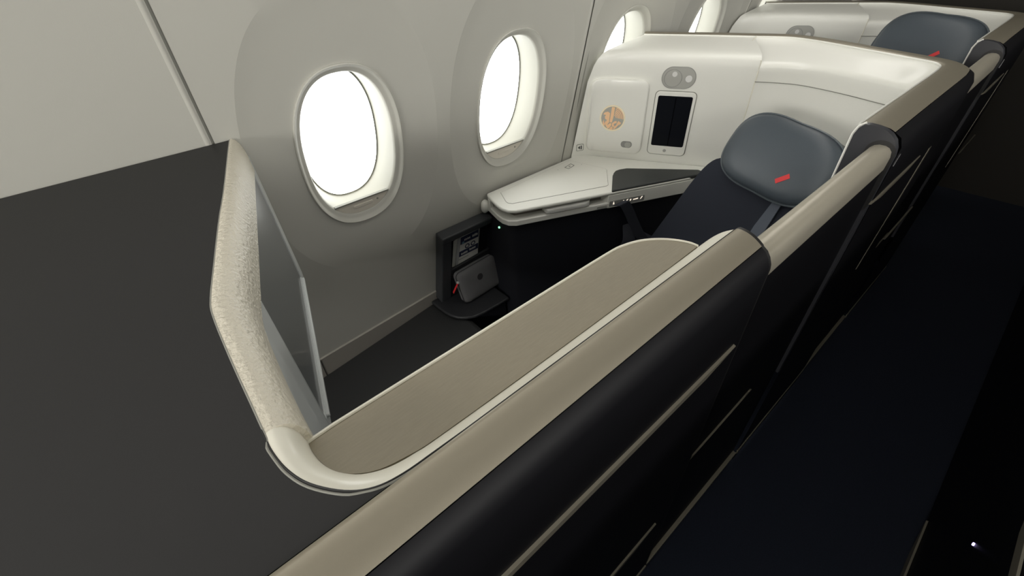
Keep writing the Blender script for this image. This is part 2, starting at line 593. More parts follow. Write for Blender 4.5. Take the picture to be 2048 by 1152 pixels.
# surround plate with a recess: built as a frame of four pieces + aisle-side cream wall
fo = -0.004
fr_pts_o = [(-0.580, 1.2335), (-0.596, 0.866), (-0.578, 0.846), (0.004, 0.846), (0.004, 1.2335)]
fr_pts_i = [(-W_, ZT), (-W_, ZB), (-W_, ZB), (0.0, ZB), (0.0, ZT)]
o_, u_, v_, n_ = FT


def tp(a, b, d=0.0):
    return o_ + u_ * a + v_ * b + n_ * d


rows = []
for d, pts in ((-0.03, fr_pts_o), (0.003, fr_pts_o), (0.005, [(a * 0.997, b) for a, b in fr_pts_o]), (0.005, fr_pts_i), (0.001, fr_pts_i)):
    rows.append([tp(a, b, d) for a, b in pts])
V, F = grid(rows, close_u=True)
sur = obj('screen_surround', V, F, 'tvframe', fc, smooth=30)
mon = obj('monitor', *fprism(rrect(-W_, 0.0, ZB, ZT, 0.004, 3), -0.02, 0.0015, FT), 'bezel', fc, bevel=0.001)
obj('screen_glass', *fprism(rrect(-W_ + 0.006, -0.006, ZB + 0.006, ZT - 0.006, 0.003, 3), 0.001, 0.0026, FT), 'screen', mon)
obj('lower_trim', *fprism(rrect(-W_ - 0.004, -0.012, ZB - 0.014, ZB - 0.004, 0.004, 3), 0.004, 0.011, FT), 'tvframe', mon, bevel=0.0015)
# cream wall between the screen and the aisle corner, under the rim
cw = []
for z in (Z1 - 0.0465, 1.18, 1.10, 1.0, 0.90, 0.846):
    cw.append([tp(0.001, z, 0.0048), (0.0060, 0.610, z), (0.0005, 0.572, z), (-0.0045, 0.50, z), (-0.010, 0.40, z), (-0.010, 0.325, z), (-0.005, 0.25, z)])
obj('inner_wall', *grid(cw), 'tvframe', fc, smooth=60)
cw = []
for z in (Z1 - 0.025, 0.845):
    cw.append([(0.10, 1.20 if z > 1 else 1.25, z), (0.03, 0.93, z), (-0.03, 0.66, z), (-0.036, 0.33, z), (-0.03, 0.25, z)])
obj('front_panel', *grid([[(x - 0.004, y, z) for x, y, z in r] for r in cw]), 'charcoal', fc)

# ------------------------------------------------------------------ aisle wall of the near suite, with its cap and ledge
aw = thing('aisle_wall', 'low suite wall beside the aisle with champagne cap and black outer face, nearest the camera', 'partition', (0.0, 0.18, 0))
XE = 0.578
arch = [(0.2005 - 0.0405 * k / 14, 1.2832 - 11.5 * (0.2005 - 0.0405 * k / 14 - 0.1935) ** 2 - (0.0016 if k == 0 else 0)) for k in range(15)]
rows = []
for x in (-1.0, -0.5, 0.0, 0.3, XE):
    rows.append([(x, y, z) for y, z in arch])
obj('cap', *grid(rows), 'champagne', aw, smooth=60)
shoulder = [(0.1595, 1.2690), (0.152, 1.264), (0.146, 1.256), (0.1415, 1.246), (0.140, 1.238), (0.140, 0.02)]
rows = [[(x, y, z) for y, z in shoulder] for x in (-1.0, -0.4, 0.1, XE)]
obj('outer_panel', *grid(rows), 'black', aw, smooth=60)
obj('inner_panel', *grid([[(x, 0.201, 1.27), (x, 0.201, 0.1)] for x in (-1.0, XE)]), 'navypanel', aw)
endp = [(0.201, 0.02), (0.201, 1.236)] + arch + shoulder
n = len(endp)
V = [(XE, y, z) for y, z in endp] + [(XE + 0.006, y, z) for y, z in endp]
F = [tuple(range(n)), tuple(range(n, 2 * n))[::-1]] + [(i, (i + 1) % n, n + (i + 1) % n, n + i) for i in range(n)]
obj('end_plate', V, F, 'blackedge', aw)


def lens_strip(x0, x1, z, h, y=0.14, d=0.004, taper0=0.0, taper1=0.06, nx=14):
    """slim strip on the aisle face that tapers to a point at its ends"""
    rows = []
    for i in range(nx + 1):
        x = x0 + (x1 - x0) * i / nx
        f = 1.0
        if taper1 and x > x1 - taper1:
            f = max(0.12, (x1 - x) / taper1)
        if taper0 and x < x0 + taper0:
            f = min(f, max(0.12, (x - x0) / taper0))
        hh = h * (f ** 0.7)
        rows.append([(x, y + 0.001, z + h / 2), (x, y - d, z + h / 2 - 0.002), (x, y - d, z + h / 2 - hh + 0.002), (x, y + 0.001, z + h / 2 - hh)])
    V, F = grid(rows)
    F.append((0, 1, 2, 3))
    k = len(V)
    F.append((k - 4, k - 3, k - 2, k - 1))
    return V, F


obj('trim_strip', *lens_strip(-0.6, 0.556, 1.096, 0.017), 'champagne_dark', aw)
obj('trim_strip', *lens_strip(-0.6, 0.512, 0.497, 0.024), 'champagne_dark', aw)
obj('skirting', *lens_strip(-0.9, XE, 0.078, 0.022, taper1=0.0), 'champagne_dark', aw)
# smooth bumper that turns round the corner and runs on as the inner lip
lip_out = bump_out + [(0.20, 0.2022), (0.35, 0.2022), (0.5, 0.2022), (XE, 0.2022)]
lip_in = [(-0.016, 0.325), (-0.0165, 0.309), (-0.013, 0.289), (-0.004, 0.270), (0.012, 0.255), (0.034, 0.245), (0.060, 0.241), (0.088, 0.2395), (0.20, 0.239), (0.35, 0.240), (0.5, 0.2415), (XE, 0.2425)]
rows = []
for (o, i) in zip(smooth_path([(*p, 0) for p in lip_out], 5), smooth_path([(*p, 0) for p in lip_in], 5)):
    k0 = min(1.0, max(0.0, (o.y - 0.225) / 0.09)) if o.x < 0 else 0.0
    sec = [tuple(Vector(a).lerp(Vector(b), k0)) for a, b in zip(lipsec(o, i, Z1 + 0.0005, Z1 - 0.045), roll(o, i, Z1, Z1 - 0.046, 0.006))]
    rows.append([(o.x, o.y, Z1 - 0.025)] + sec + [(i.x, i.y, Z1 - 0.06)])
V, F = grid(rows)
F.append(tuple(range(len(rows[0]))))
F.append(tuple(range(len(V) - len(rows[0]), len(V)))[::-1])
BUMP = (V, F)

led = thing('side_ledge', 'long narrow taupe side ledge with rounded end and thin cream edge inside the aisle wall', 'ledge', (0.25, 0.28, 0))
ZL = 1.235
obj('corner_bumper', *BUMP, 'cream', led, smooth=60)
far = [(0.568, 0.2435), (0.566, 0.262), (0.552, 0.283), (0.530, 0.307), (0.505, 0.321), (0.481, 0.327)]
lo = [(-0.017, 0.322), (-0.0155, 0.300), (-0.009, 0.278), (0.004, 0.262), (0.025, 0.249), (0.055, 0.2425), (0.084, 0.240), (0.20, 0.2395), (0.35, 0.2405), (0.5, 0.242)]
lo = [(p.x, p.y) for p in smooth_path([(*p, 0) for p in lo], 4)]
far = [(p.x, p.y) for p in smooth_path([(*p, 0) for p in [(0.5675, 0.2435), (0.566, 0.258), (0.557, 0.277), (0.541, 0.296), (0.517, 0.313), (0.487, 0.3235), (0.45, 0.3268)]], 4)]
out_l = lo + far + [(0.012, 0.326)]
obj('ledge_top', *prism(out_l, ZL - 0.012, ZL), 'ledge', led)
edge = [(-0.019, 0.3255), (0.012, 0.3275)] + [tuple(p)[:2] for p in smooth_path([(*p, 0) for p in [(0.3, 0.3287), (0.45, 0.3288), (0.488, 0.3256), (0.519, 0.3150), (0.543, 0.2975), (0.559, 0.278), (0.568, 0.2585), (0.5695, 0.246)]], 4)]
rows = [[(x, y, ZL - 0.018), (x, y, ZL + 0.001), (x, y - 0.0005, ZL + 0.0025), (x, y - 0.003, ZL + 0.0025), (x, y - 0.0035, ZL - 0.002)] for x, y in edge]
obj('ledge_edging', *grid(rows), 'cream', led, smooth=60)
obj('ledge_body', *prism([(0.01, 0.21), (0.53, 0.21), (0.48, 0.32), (0.01, 0.32)], 0.1, ZL - 0.0125), 'navypanel', led)

# ------------------------------------------------------------------ suite shells (rows two and three)
DX = 1.085
NH = Vector((-0.8739, -0.4861, 0))      # forward normal of the panel, horizontal
E = Vector((0.4861, -0.8739, 0))        # along the panel, window -> aisle
PA = Vector((1.485, 1.327, 0.81))
LEANP = 0.0974


def pp(t, z, d=0.0):
    return PA + E * t + NH * (LEANP * (z - 0.81) + d) + Vector((0, 0, z - 0.81))


PUP = (NH * LEANP + Vector((0, 0, 1))).normalized()
PN = (NH - Vector((0, 0, 1)) * LEANP).normalized()
FP = (pp(0, 0.81) - PUP * 0, E, PUP, PN)       # frame on the panel, v measured from z=.81


def pz(z):
    return (z - 0.81) * sqrt(1 + LEANP ** 2)


def P2(pts):
    return [(a, pz(b)) for a, b in pts]


ARMX = 1.15
# top path, from the arm end round to the window wall (inner edge)
top_in = [(ARMX, 0.226), (1.30, 0.226), (1.50, 0.225), (1.68, 0.224), (1.76, 0.226), (1.805, 0.234), (1.835, 0.262), (1.862, 0.33), (1.915, 0.47), (1.965, 0.60), (1.985, 0.70), (1.968, 0.76), (1.935, 0.83), (1.872, 0.965), (1.80, 1.105), (1.748, wally(Z1) - 0.006)]


def offset_path(P, d):
    R = []
    for i, p in enumerate(P):
        a, b = Vector(P[max(i - 1, 0)]), Vector(P[min(i + 1, len(P) - 1)])
        t = (b - a).normalized()
        R.append((p[0] + t.y * d, p[1] - t.x * d))
    return R


WD = Vector((-0.93, 0.30, 0))


def surf(t, z, d=0.0):
    """panel surface; near the window it bends forward along the side wall"""
    t0 = (1.327 - LEANP * (z - 0.81) * 0.4861 - (wally(z) - 0.022)) / 0.8739
    if t >= t0 + 0.03:
        return pp(t, z, d)
    q = pp(t0, z)
    k = t0 - t
    # smooth knee 6 cm wide
    f = 0.5 * (k + sqrt(k * k + 0.0009))
    g = 0.5 * (-k + sqrt(k * k + 0.0009))
    nrm = (NH * g + Vector((-0.30, -0.93, 0)) * f).normalized()
    return q + E * g + WD * f + nrm * d


def sprism(pts, d0, d1):
    """thin prism whose outline (t, z) follows the bent panel surface"""
    k = len(pts)
    V = [surf(a, b, d0) for a, b in pts] + [surf(a, b, d1) for a, b in pts]
    F = [tuple(range(k))[::-1], tuple(range(k, 2 * k))]
    for i in range(k):
        j = (i + 1) % k
        F.append((i, j, k + j, k + i))
    return V, F


def build_shell(label):
    sh = thing('suite_shell', label, 'partition', (1.7, 0.7, 0), 'cream seat shells')
    # window part: panel with logo, and the shelf that rolls back to its top edge
    topw = [Vector((1.748, wally(Z1) - 0.006)), Vector((1.80, 1.105)), Vector((1.872, 0.965)), Vector((1.935, 0.83))]
    zs = (0.79, 0.81, 0.86, 0.95, 1.05, 1.15, 1.21, 1.235)
    tf = [0.16, 0.2, 0.25, 0.3, 0.35, 0.4, 0.45, 0.5, 0.55, 0.6, 0.64, 0.676]
    rows = []
    for k in range(8 + len(tf)):
        col = []
        for z in zs:
            # left edge of the panel stays at X = 1.445 beside the side wall
            t0 = (1.327 - LEANP * (z - 0.81) * 0.4861 - (wally(z) - 0.022)) / 0.8739
            tl = t0 - (pp(t0, z).x - 1.445 - (0.012 if z > 1.2 else 0) - (0.012 if z > 1.22 else 0)) / 0.93
            t = tl + (0.145 - tl) * k / 8 if k < 8 else tf[k - 8]
            col.append(surf(t, z))
        c = col[-1]
        tt = min(1.0, max(0.0, (t - tl) / (0.676 - tl)))
        f = tt
        T = lerp2(topw, f)
        dv = Vector((T.x, T.y, Z1)) - c
        for a, b in ((0.03, 0.40), (0.09, 0.62), (0.2, 0.74), (0.45, 0.86), (0.8, 0.95), (0.95, 0.985), (1.0, 1.0)):
            b2 = b * (1 - f * 0.45) + a * f * 0.45
            low = max(0.0, 1 - f / 0.22) * 0.014 * (1 - a)
            col.append(Vector((c.x + dv.x * a, c.y + dv.y * a, c.z + dv.z * b2 - low)))
        rows.append(col)
    obj('window_panel', *grid(rows), 'white', sh, smooth=70)
    obj('panel_seam', *tube([pp(0.676, z, 0.0005) for z in (0.8, 0.95, 1.1, 1.2, 1.235)] + [Vector((1.80, 0.79, 1.257)), Vector((1.885, 0.815, 1.270)), Vector((1.937, 0.826, 1.281))], 0.0022, 6), 'cream', sh)
    # wing: wraps behind the headrest and forward along the aisle
    tw = [(1.935, 0.83), (1.968, 0.76), (1.985, 0.70), (1.965, 0.60), (1.915, 0.47), (1.862, 0.33), (1.835, 0.262), (1.805, 0.234), (1.76, 0.226), (1.68, 0.224), (1.50, 0.225), (1.30, 0.226), (ARMX, 0.226)]
    cr = [pp(0.676, 1.2).to_2d(), (1.815, 0.66), (1.835, 0.60), (1.835, 0.54), (1.815, 0.44), (1.785, 0.345), (1.765, 0.29), (1.74, 0.258), (1.70, 0.243), (1.64, 0.236), (1.48, 0.231), (1.30, 0.230), (ARMX, 0.230)]
    bt = [pp(0.676, 0.6).to_2d(), (1.79, 0.66), (1.80, 0.60), (1.79, 0.54), (1.765, 0.44), (1.735, 0.345), (1.715, 0.29), (1.69, 0.262), (1.65, 0.246), (1.60, 0.238), (1.46, 0.233), (1.30, 0.231), (ARMX, 0.231)]
    rows = []
    A, B, C = [smooth_path([(*tuple(p)[:2], 0) for p in q], 5) for q in (tw, cr, bt)]
    for a, b, c in zip(A, B, C):
        col = []
        for f, z in ((1.0, Z1), (0.97, Z1 - 0.006), (0.72, Z1 - 0.019), (0.40, Z1 - 0.034), (0.12, Z1 - 0.047), (0.0, Z1 - 0.055), (-0.03, Z1 - 0.066), (0.0, Z1 - 0.082)):
            col.append((b.x + (a.x - b.x) * f, b.y + (a.y - b.y) * f, z))
        for f, z in ((0.25, 1.05), (0.6, 0.85), (1.0, 0.6)):
            col.append((b.x + (c.x - b.x) * f, b.y + (c.y - b.y) * f, z))
        rows.append(col)
    obj('wing_panel', *grid(rows), 'white', sh, smooth=70)
    obj('wing_joint', *tube([B[i].lerp(C[i], 0.06) + Vector((-0.0035, 0.0, 1.165)) for i in range(40)], 0.0013, 5), 'line', sh)
    # cap round the top
    pin = smooth_path([(*p, 0) for p in top_in], 5)
    pin2 = [(p.x, p.y) for p in pin]
    rows = []
    outs = [offset_path(pin2, d) for d in (0.0, 0.004, 0.012, 0.024, 0.040, 0.054, 0.064)]
    zz = [Z1 - 0.001, Z1 + 0.0035, Z1 + 0.0055, Z1 + 0.0065, Z1 + 0.006, Z1 + 0.0035, Z1 - 0.001]
    for i in range(len(pin2)):
        rows.append([(outs[j][i][0], outs[j][i][1], zz[j]) for j in range(len(outs))])
    obj('cap', *grid(rows), 'champagne', sh, smooth=60)
    obj('edge_bead', *tube([(p.x, p.y, Z1 + 0.001) for p in pin], 0.0028, 6), 'white', sh)
    o1, o2, o3 = offset_path(pin2, 0.065), offset_path(pin2, 0.078), offset_path(pin2, 0.086)
    rows = []
    for i in range(len(pin2)):
        rows.append([(*o1[i], Z1 - 0.002), (*o2[i], Z1 - 0.010), (*o3[i], Z1 - 0.028), (*o3[i], Z1 - 0.05), (*o3[i], 0.75), (*o3[i], 0.02)])
    obj('outer_panel', *grid(rows), 'black', sh, smooth=60)
    # end cap of the arm with the slot for the door
    ca = [(0.2285, 0.55), (0.2285, 1.262), (0.224, 1.277), (0.216, 1.286), (0.206, 1.2875), (0.19, 1.2865), (0.175, 1.283), (0.163, 1.277), (0.152, 1.267), (0.1445, 1.252), (0.141, 1.235), (0.1405, 0.55)]
    V = [(ARMX - 0.002, y, z) for y, z in ca] + [(ARMX - 0.012, 0.185 + (y - 0.185) * 0.96, z - 0.002) for y, z in ca]
    n = len(ca)
    F = [tuple(range(n)), tuple(range(n, 2 * n))[::-1]] + [(i, (i + 1) % n, n + (i + 1) % n, n + i) for i in range(n)]
    obj('arm_end_cap', V, F, 'endcap', sh, smooth=50)
    obj('front_edge', *tube([(ARMX - 0.006, 0.2295, 0.6), (ARMX - 0.006, 0.2295, 1.262), (ARMX - 0.006, 0.2245, 1.278), (ARMX - 0.006, 0.214, 1.287)], 0.003, 6), 'white', sh)
    sl = [(y, z) for y, z in rrect(0.142, 0.196, 1.10, 1.262, 0.026, 6)]
    V = [(ARMX - 0.0126, y, z) for y, z in sl]
    obj('door_slot', V, [tuple(range(len(V)))], 'blackedge', sh)
    obj('trim_strip', *lens_strip(ARMX - 0.02, 1.50, 1.125, 0.014, y=0.1405, taper0=0.08, taper1=0.1), 'champagne_dark', sh)
    obj('trim_strip', [(1.535, 0.1375, 0.74), (1.55, 0.1375, 0.74), (1.625, 0.1375, 1.12), (1.60, 0.1375, 1.12), (1.535, 0.141, 0.74), (1.55, 0.141, 0.74), (1.625, 0.141, 1.12), (1.60, 0.141, 1.12)],
        [(0, 1, 2, 3), (4, 5, 6, 7), (0, 1, 5, 4), (1, 2, 6, 5), (2, 3, 7, 6), (3, 0, 4, 7)], 'champagne_dark', sh)
    obj('trim_strip', *lens_strip(1.86, 2.20, 0.70, 0.016, y=0.1405, taper0=0.05, taper1=0.08), 'champagne_dark', sh)
    obj('skirting', *lens_strip(ARMX, 1.74, 0.078, 0.022, y=0.1405, taper1=0.0), 'champagne_dark', sh)
    lt = obj('latch_mark', [(1.165, 0.1385, 1.207), (1.172, 0.1385, 1.207), (1.182, 0.1385, 1.228), (1.176, 0.1385, 1.231), (1.165, 0.1415, 1.207), (1.172, 0.1415, 1.207), (1.182, 0.1415, 1.228), (1.176, 0.1415, 1.231)],
             [(0, 1, 2, 3), (4, 5, 6, 7), (0, 1, 5, 4), (1, 2, 6, 5), (2, 3, 7, 6), (3, 0, 4, 7)], 'chrome', sh)

    # locker door with emblem and latch
    rows = []
    for (ins, d) in ((0.0, -0.003), (0.0, 0.009), (0.0015, 0.0125), (0.005, 0.0150)):
        ring = []
        x0, x1, y0, y1, r = 0.052 + ins, 0.302 - ins, 0.842 + ins, 1.157 - ins, 0.032 - ins
        for cx, cy, a0 in ((x1 - r, y1 - r, 0), (x0 + r, y1 - r, 90), (x0 + r, y0 + r, 180), (x1 - r, y0 + r, 270)):
            for i in range(9):
                a = radians(a0 + 90 * i / 8)
                ring.append((cx + r * cos(a), cy + r * sin(a)))
            if a0 in (0, 180):
                sgn = -1 if a0 == 0 else 1
                ring += [(cx + sgn * (x1 - x0 - 2 * r) * i / 10, y1 if a0 == 0 else y0) for i in range(1, 10)]
        rows.append([surf(a, b, d) for a, b in ring])
    n = len(ring)
    # inner sheet: follows the bend between the upper and the lower run of the outline
    V, F = grid(rows, close_u=True)
    cols = []
    for i in range(27):
        (ta, za), (tb, zb) = ring[i], ring[53 - i]
        cols.append([surf(ta + (tb - ta) * j / 10, za + (zb - za) * j / 10, 0.0150) for j in range(11)])
    V, F = merge((V, F), grid(cols))
    dr = obj('locker_door', V, F, 'white', sh, smooth=50)
    em = obj('emblem', *sprism(circ(0.168, 0.998, 0.0505, 40, 0.054), 0.0142, 0.0156), 'emblembg', dr)
    return sh, dr


def emblem_parts(parent, depth=0.0156):
    """winged seahorse in a ring, raised copper shapes"""
    c0, s = (0.168, 0.998), 0.0525 / 332.0

    def q(pts):
        return [(c0[0] + (x - 527) * s, c0[1] - (y - 632) * s * 1.04) for x, y in pts]
    shapes = []
    ro, ri = circ(527, 632, 342, 56), circ(527, 632, 304, 56)
    o, u, v, n = FP
    def lift(pts, d):
        return [surf(a, b, d) for a, b in q(pts)]
    V = lift(ro, depth) + lift(ro, depth + 0.0018) + lift(ri, depth + 0.0018) + lift(ri, depth)
    F = []
    for i in range(56):
        j = (i + 1) % 56
        for k in range(3):
            F.append((k * 56 + i, k * 56 + j, (k + 1) * 56 + j, (k + 1) * 56 + i))
    obj('ring', V, F, 'brightring', parent)
    P = [
        [(490, 340), (572, 345), (556, 560), (522, 742), (458, 742), (474, 520)],
        [(272, 540), (310, 488), (392, 466), (452, 502), (446, 742), (408, 800), (352, 742), (378, 684), (330, 656), (318, 600), (344, 556)],
        [(286, 676), (304, 742), (334, 800), (322, 852), (282, 808), (268, 750)],
        [(336, 716), (412, 812), (470, 762), (516, 770), (500, 838), (462, 892), (420, 916), (362, 850), (330, 780)],
        [(470, 904), (512, 846), (560, 884), (548, 944), (500, 956), (446, 936)],
        [(530, 758), (590, 706), (646, 694), (652, 752), (604, 762), (570, 800), (604, 838), (556, 866), (524, 828)],
        [(690, 690), (772, 742), (742, 786), (700, 800), (660, 856), (604, 916), (572, 930), (578, 868), (640, 806), (664, 748)],
    ]
    vf = [sprism(q(p), depth, depth + 0.0014) for p in P]
    for r in (248, 206, 166, 128, 92, 58):
        th_ = 12 if r > 100 else 9
        arc = [(560 + (r + th_) * cos(radians(a)), 606 - (r + th_) * sin(radians(a))) for a in range(-8, 86, 8)]
        arc += [(560 + (r - th_) * cos(radians(a)), 606 - (r - th_) * sin(radians(a))) for a in range(80, -9, -8)]
        vf.append(sprism(q(arc), depth, depth + 0.0014))
    obj('winged_seahorse', *merge(*vf), 'gold', parent)


def build_fittings(sh, dr, full=True):
    if full:
        emblem_parts(dr)
    # latch of the door
    lt = obj('latch', *fprism(P2(rrect(0.214, 0.262, 0.872, 0.902, 0.014)), 0.013, 0.0160, FP), 'grey2', dr, bevel=0.001)
    obj('latch_slider', *fprism(P2(rrect(0.230, 0.259, 0.875, 0.899, 0.0115)), 0.0155, 0.0195, FP), 'grey', dr, bevel=0.0015)
    # reading lamp
    lp = obj('reading_lamp', *fprism(P2(rrect(0.345, 0.468, 1.129, 1.207, 0.0385, 9)), -0.003, 0.003, FP), 'grey', sh, bevel=0.0015)
    obj('lamp_rim', *tube([pp(0, 0.81) + E * a + PUP * b + PN * 0.002 for a, b in P2(rrect(0.3445, 0.4685, 1.1285, 1.2075, 0.039, 9))], 0.0013, 5, closed=True), 'grey2', lp)
    obj('lamp_swivel', *fprism(P2(circ(0.386, 1.166, 0.0315, 32)), 0.002, 0.0045, FP), 'grey', lp, bevel=0.001)
    obj('lamp_ring', *tube([pp(0, 0.81) + E * a + PUP * b + PN * 0.0035 for a, b in P2(circ(0.386, 1.166, 0.032, 32))], 0.0011, 5, closed=True), 'grey2', lp)
    obj('lamp_lens', *fprism(P2(circ(0.390, 1.182, 0.0095, 20)), 0.004, 0.006, FP), 'lens', lp)
    obj('lamp_button', *fprism(P2(circ(0.444, 1.166, 0.0125, 20)), 0.002, 0.0048, FP), 'lens', lp, bevel=0.001)
    # handset cradle with its screen
    hs = obj('handset', *fprism(P2(rrect(0.331, 0.485, 0.850, 1.116, 0.017)), -0.004, 0.005, FP), 'white', sh, bevel=0.002)
    obj('handset_gap', *tube([pp(0, 0.81) + E * a + PUP * b + PN * 0.001 for a, b in P2(rrect(0.3295, 0.4865, 0.8485, 1.1175, 0.018))], 0.0014, 5, closed=True), 'line', hs)
    sc = obj('handset_screen', *fprism(P2(rrect(0.342, 0.474, 0.890, 1.100, 0.007, 4)), 0.0045, 0.0056, FP), 'phonescreen', hs)
    obj('handset_slit', *fprism(P2([(0.409, 0.893), (0.4125, 0.893), (0.4125, 1.094), (0.409, 1.094)]), 0.0055, 0.0059, FP), 'phonedark', hs)
    obj('handset_button', *fprism(P2(circ(0.402, 0.869, 0.0068, 16)), 0.0045, 0.0066, FP), 'grey', hs, bevel=0.001)
    # small pictogram plate
    px0, px1, pz0, pz1 = 0.004, 0.040, 0.840, 0.871
    pl = obj('pictogram_plate', *sprism(rrect(px0, px1, pz0, pz1, 0.004, 3), -0.002, 0.0018), 'white', sh)
    obj('plate_rim', *tube([surf(a, b, 0.0018) for a, b in rrect(px0, px1, pz0, pz1, 0.004, 3)], 0.0012, 5, closed=True), 'line', pl)
    ar = merge(sprism([(px0 + 0.016, 0.847), (px0 + 0.016, 0.864), (px0 + 0.007, 0.856)], 0.0016, 0.0050),
               sprism([(px0 + 0.021, 0.847), (px0 + 0.0255, 0.847), (px0 + 0.0255, 0.865), (px0 + 0.021, 0.865)], 0.0016, 0.0050))
    obj('pictogram', *ar, 'bezel', pl)


shell2, door2 = build_shell('big cream seat shell with copper emblem and handset, behind the near seat headrest')
build_fittings(shell2, door2)


def build_console(label):
    cs = thing('side_console', label, 'console', (1.2, 1.1, 0), 'white side consoles under the windows')
    ZC = 0.812
    slab = [(0.928, 1.284), (0.906, 1.20), (0.902, 1.165), (0.909, 1.135), (0.931, 1.112), (1.292, 0.953), (1.622, 0.808), (1.800, 0.752), (1.490, 1.318), (1.462, wally(ZC) - 0.004), (0.940, wally(ZC) - 0.006)]
    obj('console_top', *prism(slab, 0.7975, ZC), 'white', cs, bevel=0.006, bseg=3)
    low = [(0.930, 1.30), (0.906, 1.20), (0.902, 1.165), (0.909, 1.135), (0.931, 1.112), (1.292, 0.953), (1.35, 0.95), (1.462, 1.30)]
    obj('console_tray', *prism(low, 0.742, 0.767), 'white', cs, bevel=0.004, bseg=2)
    mid = [(0.965, 1.30), (0.945, 1.20), (0.953, 1.150), (1.29, 0.995), (1.40, 1.25)]
    obj('slot_back', *prism(mid, 0.766, 0.798), 'slot', cs)
    post = [(0.927, 1.284), (0.921, 1.262), (0.935, 1.262), (0.94, 1.29)]
    obj('slot_post', *prism(post, 0.76, 0.80), 'white', cs)
    aft = [(1.288, 0.9555), (1.622, 0.8085), (1.795, 0.76), (1.45, 1.15), (1.30, 1.10)]
    obj('console_fascia', *prism(aft, 0.740, 0.799), 'white', cs, bevel=0.003)
    base = [(0.938, 1.290), (0.925, 1.17), (0.945, 1.132), (1.30, 0.975), (1.63, 0.83), (1.79, 0.78), (1.47, 1.30)]
    obj('console_base', *prism(base, 0.01, 0.743), 'navypanel', cs)
    obj('base_return', *grid([[(0.946, 1.284, z), (0.944, wally(z) - 0.003, z)] for z in (0.01, 0.742)]), 'navypanel', cs)
    lid = [(0.983, 1.268), (0.950, 1.196), (0.947, 1.180), (0.957, 1.163), (1.325, 1.000), (1.338, 1.001), (1.448, 1.100), (1.452, 1.113), (1.412, 1.283), (1.395, 1.287)]
    ld = obj('console_lid', *prism(lid, 0.8115, 0.8135), 'white', cs, bevel=0.0008)
    obj('lid_gap', *tube([(x, y, 0.8124) for x, y in lid], 0.0010, 5, closed=True), 'line', cs)
    ic = [(1.338, 1.247), (1.340, 1.226), (1.383, 1.232), (1.385, 1.255)]
    obj('lid_mark', *tube([(x, y, 0.8137) for x, y in ic], 0.0011, 5, closed=True), 'dark', ld)
    obj('lid_slot', *prism([(1.355, 1.237), (1.368, 1.239), (1.368, 1.243), (1.355, 1.241)], 0.8134, 0.8141), 'line', ld)
    obj('lid_dot', *prism(circ(1.300, 1.252, 0.0016, 8), 0.8134, 0.8140), 'line', ld)
    obj('lid_dot', *prism(circ(1.414, 1.215, 0.0016, 8), 0.8134, 0.8140), 'line', ld)
    # tray pull
    d = Vector((0.915, -0.403, 0)); n = Vector((-0.403, -0.915, 0))
    def e(t, o, z):
        p = Vector((0.931, 1.112, z)) + d * t + n * o
        return (p.x, p.y, p.z)
    rows = []
    for t, o in ((0.118, -0.03), (0.124, 0.000), (0.132, 0.006), (0.290, 0.006), (0.305, 0.001), (0.322, -0.03)):
        rows.append([e(t, o, 0.774), e(t, o, 0.786), e(t, o - 0.003, 0.790), e(t, o - 0.03, 0.790), e(t, o - 0.03, 0.774)])
    V, F = grid(rows, close_u=True)
    obj('tray_pull', V, F, 'metal', cs, smooth=50)
    ff = (Vector((0.931, 1.112, 0.0)), d, Vector((0, 0, 1)), n)
    obj('release_button', *fprism(rrect(0.342, 0.388, 0.7455, 0.7585, 0.006, 5), -0.002, 0.0015, ff), 'grey', cs, bevel=0.001)
    # armrest pad
    pad = [(1.300, 0.9515), (1.415, 1.040), (1.438, 1.053), (1.458, 1.060), (1.480, 1.057), (1.511, 1.042), (1.607, 0.931), (1.705, 0.815), (1.700, 0.775), (1.622, 0.8095)]
    obj('armrest_pad', *prism(pad, 0.8, 0.8185), 'pad', cs, bevel=0.005, bseg=3)
    # seat control strip with lit icons
    cp = obj('control_strip', *fprism(rrect(0.397, 0.556, 0.7475, 0.7720, 0.004, 3), -0.002, 0.0012, ff), 'grey2', cs, bevel=0.0006)
    ics = [[(0.412, 0.756), (0.419, 0.756), (0.4155, 0.769)],
           [(0.457, 0.756), (0.461, 0.756), (0.462, 0.766), (0.458, 0.766)],
           [(0.468, 0.755), (0.473, 0.757), (0.481, 0.768), (0.476, 0.766)],
           [(0.489, 0.758), (0.493, 0.758), (0.495, 0.765), (0.490, 0.765)],
           [(0.504, 0.759), (0.526, 0.760), (0.526, 0.764), (0.504, 0.762)],
           [(0.536, 0.757), (0.540, 0.758), (0.547, 0.768), (0.543, 0.768)]]
    for p in ics:
        obj('lit_icon', *fprism(p, 0.001, 0.002, ff), 'iconglow', cp)
    # green indicator on the end under the top
    obj('indicator_light', *fprism(circ(0, 0, 0.0045, 10), -0.004, 0.002, (Vector((0.9285, 1.224, 0.69)), Vector((-0.16, -0.98, 0)).normalized(), Vector((0, 0, 1)), Vector((-0.98, 0.16, 0)).normalized())), 'green', cs)
    # hinge stub against the side wall
    V, F = tube([(0.925, 1.312, 0.735), (0.925, 1.306, 0.745), (0.925, 1.302, 0.775), (0.925, 1.300, 0.785)], [0.012, 0.018, 0.018, 0.010], 14)
    obj('hinge_stub', V, F, 'white', cs, smooth=60)
    return cs


cons2 = build_console('white side console with tray slot and dark armrest pad beside the near seat')

